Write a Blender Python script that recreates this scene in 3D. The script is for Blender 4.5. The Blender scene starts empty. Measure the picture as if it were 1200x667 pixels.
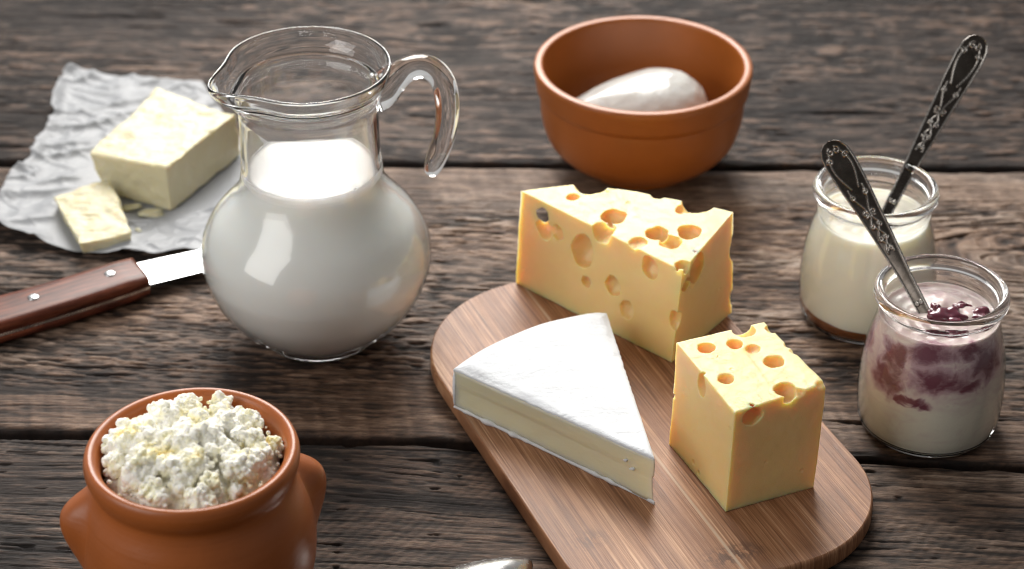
import bpy, bmesh, math, random
import numpy as np
from mathutils import Vector, Matrix, noise as mnoise

rng = np.random.RandomState(7)
random.seed(7)
scene = bpy.context.scene
COL = scene.collection
PI = math.pi

# ------------------------------------------------------------------ helpers
def mesh_from(name, verts, faces, smooth=True):
    me = bpy.data.meshes.new(name)
    me.from_pydata([tuple(v) for v in verts], [], faces)
    me.update()
    if smooth:
        me.polygons.foreach_set('use_smooth', [True] * len(me.polygons))
    return me

def fix_normals(me):
    bm = bmesh.new(); bm.from_mesh(me)
    bmesh.ops.recalc_face_normals(bm, faces=bm.faces)
    bm.to_mesh(me); bm.free()

def link(name, me, mat=None, parent=None, loc=None):
    o = bpy.data.objects.new(name, me)
    COL.objects.link(o)
    if mat is not None:
        for m in (mat if isinstance(mat, (list, tuple)) else [mat]):
            me.materials.append(m)
    if parent: o.parent = parent
    if loc is not None: o.location = loc
    return o

def tag(o, label=None, cat=None, group=None, kind=None):
    if label: o['label'] = label
    if cat: o['category'] = cat
    if group: o['group'] = group
    if kind: o['kind'] = kind
    return o

def thing(name, label, cat, loc=(0, 0, 0), group=None):
    o = bpy.data.objects.new(name, None); COL.objects.link(o)
    o.empty_display_size = .01
    o.location = loc
    return tag(o, label, cat, group)

def catmull(pts, n=6):
    """smooth dense polyline through 2D/3D points"""
    P = [np.array(p, float) for p in pts]
    P = [2 * P[0] - P[1]] + P + [2 * P[-1] - P[-2]]
    out = []
    for i in range(1, len(P) - 2):
        for k in range(n):
            t = k / n
            a, b, c, d = P[i-1], P[i], P[i+1], P[i+2]
            out.append(.5 * ((2*b) + (-a+c)*t + (2*a-5*b+4*c-d)*t*t + (-a+3*b-3*c+d)*t**3))
    out.append(P[-2])
    return out

def lathe_data(profile, seg=128, fn=None, closed=False):
    """revolve (r,z) list; r==0 ends become poles. fn(x,y,z,theta)->(x,y,z)"""
    verts, rings, faces = [], [], []
    for (r, z) in profile:
        if r < 1e-7:
            rings.append([len(verts)]); verts.append((0, 0, z))
        else:
            ring = []
            for k in range(seg):
                th = 2 * PI * k / seg
                v = (r * math.cos(th), r * math.sin(th), z)
                if fn: v = fn(*v, th)
                ring.append(len(verts)); verts.append(v)
            rings.append(ring)
    n = len(rings)
    for i in range(n if closed else n - 1):
        A, B = rings[i], rings[(i + 1) % n]
        if len(A) == 1 and len(B) == 1: continue
        for k in range(seg):
            k2 = (k + 1) % seg
            if len(A) == 1: faces.append((A[0], B[k2], B[k]))
            elif len(B) == 1: faces.append((A[k], A[k2], B[0]))
            else: faces.append((A[k], A[k2], B[k2], B[k]))
    return verts, faces

def lathe(name, profile, mat, parent=None, seg=128, fn=None, loc=None, smoothn=0, closed=False):
    if smoothn: profile = [(max(0, p[0]), p[1]) for p in catmull(profile, smoothn)]
    v, f = lathe_data(profile, seg, fn, closed)
    me = mesh_from(name, v, f); fix_normals(me)
    return link(name, me, mat, parent, loc)

def sweep(path, radii, seg=20, squash=None):
    """tube along path with (a,b) radii per point; returns verts, faces (capped round)"""
    P = [Vector(p) for p in path]; n = len(P)
    verts, faces = [], []
    up = Vector((0, 0, 1)); prevN = None
    for i in range(n):
        t = (P[min(i+1, n-1)] - P[max(i-1, 0)]).normalized()
        if prevN is None:
            ref = Vector((0, 1, 0)) if abs(t.dot(Vector((0, 1, 0)))) < .9 else up
            N = (ref - t * ref.dot(t)).normalized()
        else:
            N = (prevN - t * prevN.dot(t)).normalized()
        prevN = N; B = t.cross(N)
        a, b = radii[i]
        for k in range(seg):
            th = 2 * PI * k / seg
            verts.append(P[i] + N * (a * math.cos(th)) + B * (b * math.sin(th)))
    for i in range(n - 1):
        for k in range(seg):
            k2 = (k+1) % seg
            faces.append((i*seg+k, i*seg+k2, (i+1)*seg+k2, (i+1)*seg+k))
    verts.append(P[0]); c0 = len(verts)-1; verts.append(P[-1]); c1 = len(verts)-1
    for k in range(seg):
        k2 = (k+1) % seg
        faces.append((c0, k2, k)); faces.append((c1, (n-1)*seg+k, (n-1)*seg+k2))
    return verts, faces

def evaluated(o):
    dg = bpy.context.evaluated_depsgraph_get(); dg.update()
    me = bpy.data.meshes.new_from_object(o.evaluated_get(dg))
    return me

def remeshed(me, voxel, smooth=1, cutters=(), factor=.5):
    """boolean-cut me by cutter meshes, voxel-remesh; returns a new mesh"""
    tmp = bpy.data.objects.new('work', me); COL.objects.link(tmp)
    cobs = []
    for c in cutters:
        co = bpy.data.objects.new('work_cut', c); COL.objects.link(co); cobs.append(co)
        m = tmp.modifiers.new('b', 'BOOLEAN'); m.operation = 'DIFFERENCE'; m.solver = 'EXACT'; m.object = co
    m = tmp.modifiers.new('r', 'REMESH'); m.mode = 'VOXEL'; m.voxel_size = voxel; m.use_smooth_shade = True
    if smooth:
        s = tmp.modifiers.new('s', 'SMOOTH'); s.iterations = smooth; s.factor = factor
    out = evaluated(tmp)
    bpy.data.objects.remove(tmp)
    for c in cobs:
        bpy.data.objects.remove(c)
    out.polygons.foreach_set('use_smooth', [True] * len(out.polygons))
    return out

def ico(center, r, sub=3, scale=(1, 1, 1), jitter=0.):
    bm = bmesh.new()
    bmesh.ops.create_icosphere(bm, subdivisions=sub, radius=1)
    for v in bm.verts:
        d = 1 + (jitter * mnoise.noise(v.co * 1.3 + Vector(center) * 300) if jitter else 0)
        v.co = Vector((v.co.x*r*scale[0]*d + center[0], v.co.y*r*scale[1]*d + center[1], v.co.z*r*scale[2]*d + center[2]))
    me = bpy.data.meshes.new('ico'); bm.to_mesh(me); bm.free()
    return me

def get_co(me):
    a = np.empty(len(me.vertices) * 3); me.vertices.foreach_get('co', a); return a.reshape(-1, 3)
def get_no(me):
    a = np.empty(len(me.vertices) * 3); me.vertices.foreach_get('normal', a); return a.reshape(-1, 3)
def set_co(me, a):
    me.vertices.foreach_set('co', a.ravel()); me.update()

_T = np.random.RandomState(3).rand(64, 64, 64)
def n3(p, scale, seed=0):
    """vectorised 3D value noise 0..1"""
    q = p * scale + seed * 17.31 + 100
    i = np.floor(q).astype(int); f = q - i; f = f * f * (3 - 2 * f)
    i0 = i % 64; i1 = (i + 1) % 64
    x0, y0, z0 = i0.T; x1, y1, z1 = i1.T; fx, fy, fz = f.T
    L = lambda a, b, t: a + (b - a) * t
    return L(L(L(_T[x0,y0,z0], _T[x1,y0,z0], fx), L(_T[x0,y1,z0], _T[x1,y1,z0], fx), fy),
             L(L(_T[x0,y0,z1], _T[x1,y0,z1], fx), L(_T[x0,y1,z1], _T[x1,y1,z1], fx), fy), fz)
_T2 = np.random.RandomState(5).rand(512, 512)
def n2(u, v, seed=0):
    u = u + seed * 37.7 + 1000; v = v + seed * 91.3 + 1000
    iu = np.floor(u).astype(int); iv = np.floor(v).astype(int)
    fu = u - iu; fv = v - iv; fu = fu*fu*(3-2*fu); fv = fv*fv*(3-2*fv)
    a = _T2[iu % 512, iv % 512]; b = _T2[(iu+1) % 512, iv % 512]
    c = _T2[iu % 512, (iv+1) % 512]; d = _T2[(iu+1) % 512, (iv+1) % 512]
    return (a + (b-a)*fu) * (1-fv) + (c + (d-c)*fu) * fv
def sstep(a, b, x):
    t = np.clip((x - a) / (b - a), 0, 1); return t*t*(3-2*t)

# ------------------------------------------------------------------ materials
def new_mat(name):
    m = bpy.data.materials.new(name); m.use_nodes = True
    nt = m.node_tree; b = nt.nodes['Principled BSDF']
    return m, nt, b
def node(nt, typ, **kw):
    n = nt.nodes.new(typ)
    for k, v in kw.items():
        if k.startswith('i_'): n.inputs[k[2:].replace('_', ' ')].default_value = v
        else: setattr(n, k, v)
    return n
def ramp(nt, fac, stops, interp='LINEAR'):
    r = nt.nodes.new('ShaderNodeValToRGB'); r.color_ramp.interpolation = interp
    cr = r.color_ramp
    while len(cr.elements) > 1: cr.elements.remove(cr.elements[-1])
    cr.elements[0].position = stops[0][0]; cr.elements[0].color = (*stops[0][1], 1)
    for p, c in stops[1:]:
        e = cr.elements.new(p); e.color = (*c, 1)
    nt.links.new(fac, r.inputs[0]); return r.outputs[0]
def tex_noise(nt, scale, detail=4, rough=.55, stretch=None, rot=(0,0,0), distortion=0, coord='Object'):
    tc = nt.nodes.new('ShaderNodeTexCoord'); mp = nt.nodes.new('ShaderNodeMapping')
    nt.links.new(tc.outputs[coord], mp.inputs[0])
    if stretch: mp.inputs['Scale'].default_value = stretch
    mp.inputs['Rotation'].default_value = rot
    n = nt.nodes.new('ShaderNodeTexNoise'); n.inputs['Scale'].default_value = scale
    n.inputs['Detail'].default_value = detail; n.inputs['Roughness'].default_value = rough
    n.inputs['Distortion'].default_value = distortion
    nt.links.new(mp.outputs[0], n.inputs['Vector'])
    return n.outputs[0]
def bump(nt, b, height, dist, strength=1., prev=None, slot='Normal'):
    bp = nt.nodes.new('ShaderNodeBump'); bp.inputs['Distance'].default_value = dist
    bp.inputs['Strength'].default_value = strength
    nt.links.new(height, bp.inputs['Height'])
    if prev is not None: nt.links.new(prev, bp.inputs['Normal'])
    if b is not None: nt.links.new(bp.outputs[0], b.inputs[slot])
    return bp.outputs[0]
def mathn(nt, op, a, b=None, clamp=False):
    m = nt.nodes.new('ShaderNodeMath'); m.operation = op; m.use_clamp = clamp
    for i, v in enumerate((a, b)):
        if v is None: continue
        if isinstance(v, (int, float)): m.inputs[i].default_value = v
        else: nt.links.new(v, m.inputs[i])
    return m.outputs[0]
def mixc(nt, fac, a, b, mode='MIX'):
    m = nt.nodes.new('ShaderNodeMix'); m.data_type = 'RGBA'; m.blend_type = mode
    for i, v in ((0, fac), (6, a), (7, b)):
        if isinstance(v, (int, float)): m.inputs[i].default_value = v
        elif isinstance(v, tuple): m.inputs[i].default_value = (*v, 1)
        else: nt.links.new(v, m.inputs[i])
    return m.outputs[2]
def sss(b, w, scale, rad):
    b.inputs['Subsurface Weight'].default_value = w
    b.inputs['Subsurface Scale'].default_value = scale
    b.inputs['Subsurface Radius'].default_value = rad

def mat_wood():
    m, nt, b = new_mat('weathered_wood')
    at = node(nt, 'ShaderNodeAttribute', attribute_name='tone')
    ab = node(nt, 'ShaderNodeAttribute', attribute_name='brown')
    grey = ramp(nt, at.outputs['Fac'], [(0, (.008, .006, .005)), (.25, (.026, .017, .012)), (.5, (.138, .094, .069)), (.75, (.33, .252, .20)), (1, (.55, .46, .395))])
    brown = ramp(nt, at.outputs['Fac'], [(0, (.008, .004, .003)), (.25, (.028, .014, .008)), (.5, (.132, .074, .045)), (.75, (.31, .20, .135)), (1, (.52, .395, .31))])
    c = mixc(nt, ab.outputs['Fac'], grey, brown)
    fine = tex_noise(nt, 1, 5, .75, (190, 1500, 190), (0, 0, .035))
    fr = ramp(nt, fine, [(.30, (.30, .27, .25)), (.5, (.95, .95, .95)), (.70, (1.5, 1.48, 1.45))])
    c = mixc(nt, 1., c, fr, 'MULTIPLY')
    speck = tex_noise(nt, 900, 2, .5, (1, 1.5, 1))
    sr = ramp(nt, speck, [(.27, (.5, .45, .42)), (.36, (1, 1, 1)), (.66, (1, 1, 1)), (.75, (1.25, 1.25, 1.25))])
    c = mixc(nt, 1., c, sr, 'MULTIPLY')
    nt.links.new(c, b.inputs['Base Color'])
    rr = ramp(nt, at.outputs['Fac'], [(0, (.75,)*3), (.45, (.5,)*3), (.9, (.36,)*3)])
    nt.links.new(rr, b.inputs['Roughness'])
    b.inputs['Specular IOR Level'].default_value = .38
    n1 = bump(nt, None, fine, .0007, 1.)
    coarse = tex_noise(nt, 1, 4, .6, (60, 600, 60), (0, 0, .035), .6)
    bump(nt, b, coarse, .0008, .8, n1)
    return m

def mat_bamboo(ang):
    m, nt, b = new_mat('bamboo_board')
    st = (14, 700, 14)
    s1 = tex_noise(nt, 1, 4, .75, (5, 620, 5))
    s2 = tex_noise(nt, 1, 2, .5, (3, 70, 3))
    s3 = tex_noise(nt, 1, 3, .7, (22, 1700, 22))
    f = mathn(nt, 'ADD', mathn(nt, 'MULTIPLY', s1, .46), mathn(nt, 'MULTIPLY', s2, .26))
    f = mathn(nt, 'ADD', f, mathn(nt, 'MULTIPLY', s3, .32))
    c = ramp(nt, f, [(.38, (.10, .032, .012)), (.48, (.235, .100, .044)), (.56, (.38, .185, .092)), (.66, (.64, .40, .24))])
    # dark node marks of bamboo
    tc = nt.nodes.new('ShaderNodeTexCoord'); sp = nt.nodes.new('ShaderNodeSeparateXYZ'); nt.links.new(tc.outputs['Object'], sp.inputs[0])
    nn = tex_noise(nt, 160, 4, .7, (1, 1.6, 1))
    def blob(x0, y0, wx, wy):
        dx = mathn(nt, 'DIVIDE', mathn(nt, 'SUBTRACT', sp.outputs[0], x0), wx)
        dy = mathn(nt, 'DIVIDE', mathn(nt, 'SUBTRACT', sp.outputs[1], y0), wy)
        d = mathn(nt, 'ADD', mathn(nt, 'MULTIPLY', dx, dx), mathn(nt, 'MULTIPLY', dy, dy))
        return mathn(nt, 'SUBTRACT', 1, d, True)
    k = mathn(nt, 'MAXIMUM', blob(.126, -.008, .010, .020), mathn(nt, 'MULTIPLY', blob(.088, -.070, .009, .014), .7))
    k = mathn(nt, 'MAXIMUM', k, mathn(nt, 'MULTIPLY', blob(.02, .060, .006, .02), .6))
    k = mathn(nt, 'MULTIPLY', k, ramp(nt, nn, [(.44, (0,)*3), (.54, (1,)*3)]))
    c = mixc(nt, mathn(nt, 'MULTIPLY', k, .85), c, (.085, .038, .022))
    # one pale glue line
    ln = mathn(nt, 'ABSOLUTE', mathn(nt, 'SUBTRACT', sp.outputs[1], -.0085))
    lm = ramp(nt, mathn(nt, 'DIVIDE', ln, .0016), [(0, (.8,)*3), (.4, (.6,)*3), (.6, (0,)*3)])
    c = mixc(nt, lm, c, (.56, .42, .30))
    # whitish scuff
    sc_ = None
    for ang_, sx in ((.9, 700), (1.25, 520), (-1.1, 640)):
        q = tex_noise(nt, 1, 1, .4, (12, sx, 12), (0, 0, ang_))
        q = ramp(nt, q, [(.735, (0,)*3), (.76, (1,)*3)])
        sc_ = q if sc_ is None else mathn(nt, 'MAXIMUM', sc_, q)
    c = mixc(nt, mathn(nt, 'MULTIPLY', sc_, .30), c, (.55, .38, .26))
    stn = ramp(nt, tex_noise(nt, 26, 3, .6), [(.35, (.80, .78, .76)), (.6, (1.05, 1.05, 1.05))])
    c = mixc(nt, 1., c, stn, 'MULTIPLY')
    nt.links.new(c, b.inputs['Base Color'])
    b.inputs['Roughness'].default_value = .48
    b.inputs['Specular IOR Level'].default_value = .45
    bump(nt, b, f, .0010, .5)
    return m

def mat_clay(name, col, rough, coat=.0, spot=True):
    m, nt, b = new_mat(name)
    n = tex_noise(nt, 22, 3, .5)
    c = ramp(nt, n, [(.3, tuple(x*.88 for x in col)), (.7, tuple(min(1, x*1.1) for x in col))])
    sp = tex_noise(nt, 900, 2, .5)
    s = ramp(nt, sp, [(.22, (.6,)*3), (.30, (1,)*3)])
    c = mixc(nt, 1., c, s, 'MULTIPLY')
    nt.links.new(c, b.inputs['Base Color'])
    b.inputs['Roughness'].default_value = rough
    b.inputs['Coat Weight'].default_value = coat
    b.inputs['Coat Roughness'].default_value = .28
    n2_ = tex_noise(nt, 260, 4, .6)
    rings = tex_noise(nt, 1, 3, .6, (6, 6, 420))
    nb = bump(nt, None, rings, .00035, .5)
    bump(nt, b, n2_, .0002, .6, nb)
    return m

def mat_swiss():
    m, nt, b = new_mat('holey_cheese_paste')
    n = tex_noise(nt, 60, 4, .6)
    c = ramp(nt, n, [(.3, (.86, .62, .275)), (.7, (.875, .65, .305))])
    nt.links.new(c, b.inputs['Base Color'])
    b.inputs['Roughness'].default_value = .42
    b.inputs['Specular IOR Level'].default_value = .55
    sss(b, .9, .012, (1.0, .50, .20))
    n2_ = tex_noise(nt, 330, 5, .6, (1, 1, .8))
    nb = bump(nt, None, n, .0008, .25)
    nb = bump(nt, None, n2_, .00020, .5, nb)
    tcv = nt.nodes.new('ShaderNodeTexCoord'); vo = nt.nodes.new('ShaderNodeTexVoronoi'); vo.inputs['Scale'].default_value = 95
    nt.links.new(tcv.outputs['Object'], vo.inputs['Vector'])
    pit = ramp(nt, vo.outputs['Distance'], [(0, (0,)*3), (.10, (.6,)*3), (.16, (1,)*3)])
    sel = ramp(nt, tex_noise(nt, 40, 2, .5), [(.52, (1,)*3), (.60, (0,)*3)])
    pit = mathn(nt, 'MAXIMUM', pit, sel)
    nb = bump(nt, None, pit, .0009, .8, nb)
    knit = tex_noise(nt, 28, 5, .7, (1, 1, 1), distortion=3.)
    kl = ramp(nt, mathn(nt, 'ABSOLUTE', mathn(nt, 'SUBTRACT', knit, .5)), [(0, (0,)*3), (.012, (1,)*3)])
    bump(nt, b, kl, .00010, .5, nb)
    return m

def mat_paste():
    m, nt, b = new_mat('soft_cheese_paste')
    b.inputs['Base Color'].default_value = (.80, .75, .52, 1)
    b.inputs['Roughness'].default_value = .30
    sss(b, .8, .011, (1, .85, .5))
    n = tex_noise(nt, 130, 4, .6, (1, 1, 2))
    bump(nt, b, n, .0007, .6)
    return m
def mat_rind():
    m, nt, b = new_mat('white_bloomy_rind')
    n = tex_noise(nt, 45, 4, .6)
    c = ramp(nt, n, [(.3, (.71, .735, .77)), (.7, (.79, .81, .835))])
    nt.links.new(c, b.inputs['Base Color'])
    b.inputs['Roughness'].default_value = .8
    b.inputs['Specular IOR Level'].default_value = .2
    sss(b, .4, .002, (1, 1, 1))
    f = tex_noise(nt, 420, 5, .65)
    g = tex_noise(nt, 1, 4, .6, (28, 95, 60), (0, 0, .6), .8)
    nb = bump(nt, None, g, .0026, .40)
    bump(nt, b, f, .0006, .8, nb)
    return m
def mat_dairy(name, col, rough, w=.6, scale=.004, rad=(1, .9, .75), bscale=60, bd=.0004, coat=0.):
    m, nt, b = new_mat(name)
    b.inputs['Base Color'].default_value = (*col, 1)
    b.inputs['Roughness'].default_value = rough
    sss(b, w, scale, rad)
    b.inputs['Coat Weight'].default_value = coat; b.inputs['Coat Roughness'].default_value = .05
    if bd:
        n = tex_noise(nt, bscale, 4, .6); bump(nt, b, n, bd, .6)
    return m
def mat_fruit_yogurt():
    m, nt, b = new_mat('berry_swirled_yogurt')
    tc = nt.nodes.new('ShaderNodeTexCoord'); sp = nt.nodes.new('ShaderNodeSeparateXYZ'); nt.links.new(tc.outputs['Object'], sp.inputs[0])
    nz = nt.nodes.new('ShaderNodeTexNoise'); nz.inputs['Scale'].default_value = 75; nz.inputs['Detail'].default_value = 5; nz.inputs['Distortion'].default_value = 1.2
    nt.links.new(tc.outputs['Object'], nz.inputs['Vector'])
    sub = nt.nodes.new('ShaderNodeVectorMath'); sub.operation = 'SUBTRACT'; sub.inputs[1].default_value = (.5, .5, .5); nt.links.new(nz.outputs['Color'], sub.inputs[0])
    sca = nt.nodes.new('ShaderNodeVectorMath'); sca.operation = 'MULTIPLY'; sca.inputs[1].default_value = (.024, .020, .014); nt.links.new(sub.outputs[0], sca.inputs[0])
    addv = nt.nodes.new('ShaderNodeVectorMath'); addv.operation = 'ADD'; nt.links.new(sca.outputs[0], addv.inputs[0]); nt.links.new(tc.outputs['Object'], addv.inputs[1])
    def blob(cx, cy, cz, rx, ry, rz):
        d = nt.nodes.new('ShaderNodeVectorMath'); d.operation = 'SUBTRACT'; d.inputs[1].default_value = (cx, cy, cz); nt.links.new(addv.outputs[0], d.inputs[0])
        q = nt.nodes.new('ShaderNodeVectorMath'); q.operation = 'DIVIDE'; q.inputs[1].default_value = (rx, ry, rz); nt.links.new(d.outputs[0], q.inputs[0])
        ln = nt.nodes.new('ShaderNodeVectorMath'); ln.operation = 'LENGTH'; nt.links.new(q.outputs[0], ln.inputs[0])
        return mathn(nt, 'SUBTRACT', 1, ln.outputs['Value'], True)
    f = None
    for bl in ((-.004, -.037, .0500, .021, .018, .0105), (.0235, -.029, .0570, .017, .018, .0140), (-.029, -.024, .0450, .013, .016, .0140), (-.018, -.033, .0360, .013, .014, .0040),
               (.012, -.036, .0460, .010, .012, .0050), (.036, .006, .048, .012, .018, .010), (-.034, .010, .052, .012, .018, .010), (0, .036, .05, .02, .012, .01), (-.012, -.03, .0640, .020, .014, .008), (.014, -.032, .0650, .018, .014, .006), (-.026, -.022, .0580, .009, .014, .010)):
        k = blob(*bl); f = k if f is None else mathn(nt, 'MAXIMUM', f, k)
    n = tex_noise(nt, 160, 5, .65, (1, 1, 1.6), distortion=1.2)
    g = mathn(nt, 'MULTIPLY', f, mathn(nt, 'ADD', .30, mathn(nt, 'MULTIPLY', n, 1.3)))
    deep = ramp(nt, g, [(.05, (0,)*3), (.26, (.30,)*3), (.42, (.75,)*3), (.62, (1,)*3)])
    z = mathn(nt, 'DIVIDE', sp.outputs[2], .066)
    hz = ramp(nt, z, [(.40, (0,)*3), (.60, (.6,)*3), (.80, (1,)*3), (1., (.8,)*3)])
    n_b = tex_noise(nt, 60, 4, .6, (.8, .8, 1.8), distortion=2.0)
    tint = ramp(nt, mathn(nt, 'ADD', mathn(nt, 'ADD', mathn(nt, 'MULTIPLY', hz, .40), mathn(nt, 'MULTIPLY', f, .9)), mathn(nt, 'MULTIPLY', n_b, .8)), [(.40, (0,)*3), (.62, (.35,)*3), (.95, (1,)*3)])
    c = mixc(nt, mathn(nt, 'MULTIPLY', tint, .85), (.82, .775, .67), (.58, .36, .42))
    c = mixc(nt, deep, c, (.19, .055, .085))
    nt.links.new(c, b.inputs['Base Color'])
    b.inputs['Roughness'].default_value = .22
    sss(b, .35, .004, (1, .8, .8))
    bump(nt, b, n, .0015, .3)
    return m
def mat_glass(name='clear_glass', col=(1, 1, 1)):
    m, nt, b = new_mat(name)
    b.inputs['Base Color'].default_value = (*col, 1)
    b.inputs['Roughness'].default_value = .0
    b.inputs['IOR'].default_value = 1.5
    b.inputs['Transmission Weight'].default_value = 1
    return m
def mat_thin_glass():
    """thin wall: see straight through, mirror gloss by Fresnel; shadows pass"""
    m = bpy.data.materials.new('thin_wall_glass'); m.use_nodes = True
    nt = m.node_tree; nt.nodes.clear()
    out = nt.nodes.new('ShaderNodeOutputMaterial'); mx = nt.nodes.new('ShaderNodeMixShader')
    tr = nt.nodes.new('ShaderNodeBsdfTransparent'); gl = nt.nodes.new('ShaderNodeBsdfGlossy')
    tr.inputs[0].default_value = (.985, .992, .99, 1); gl.inputs['Roughness'].default_value = .07
    fr = nt.nodes.new('ShaderNodeLayerWeight'); fr.inputs['Blend'].default_value = .5
    fac = mathn(nt, 'MULTIPLY', mathn(nt, 'POWER', fr.outputs['Facing'], 4.), .85)
    fac = mathn(nt, 'ADD', fac, .035)
    nt.links.new(fac, mx.inputs[0]); nt.links.new(tr.outputs[0], mx.inputs[1]); nt.links.new(gl.outputs[0], mx.inputs[2])
    nt.links.new(mx.outputs[0], out.inputs[0])
    return m
def mat_metal(name, col, rough, dark=None):
    m, nt, b = new_mat(name)
    b.inputs['Metallic'].default_value = 1
    b.inputs['Base Color'].default_value = (*col, 1)
    n = tex_noise(nt, 220, 4, .6)
    r = ramp(nt, n, [(.3, (rough*.75,)*3), (.7, (rough*1.3,)*3)])
    nt.links.new(r, b.inputs['Roughness'])
    if dark:
        at = node(nt, 'ShaderNodeAttribute', attribute_name='relief')
        c = ramp(nt, at.outputs['Fac'], [(0, dark), (.45, tuple((x+y)/2 for x, y in zip(col, dark))), (.9, col)])
        n5 = tex_noise(nt, 90, 4, .6)
        c = mixc(nt, 1., c, ramp(nt, n5, [(.3, (.6, .57, .54)), (.7, (1.1, 1.1, 1.1))]), 'MULTIPLY')
        nt.links.new(c, b.inputs['Base Color'])
    return m

WOOD = mat_wood()
GLASS = mat_glass(); THIN = mat_thin_glass()
SWISS = mat_swiss(); PASTE = mat_paste(); RIND = mat_rind()
CLAY_BOWL = mat_clay('glazed_terracotta_bowl', (.37, .105, .015), .40, .2)
CLAY_POT = mat_clay('burnished_clay', (.37, .098, .018), .38, .10)

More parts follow.
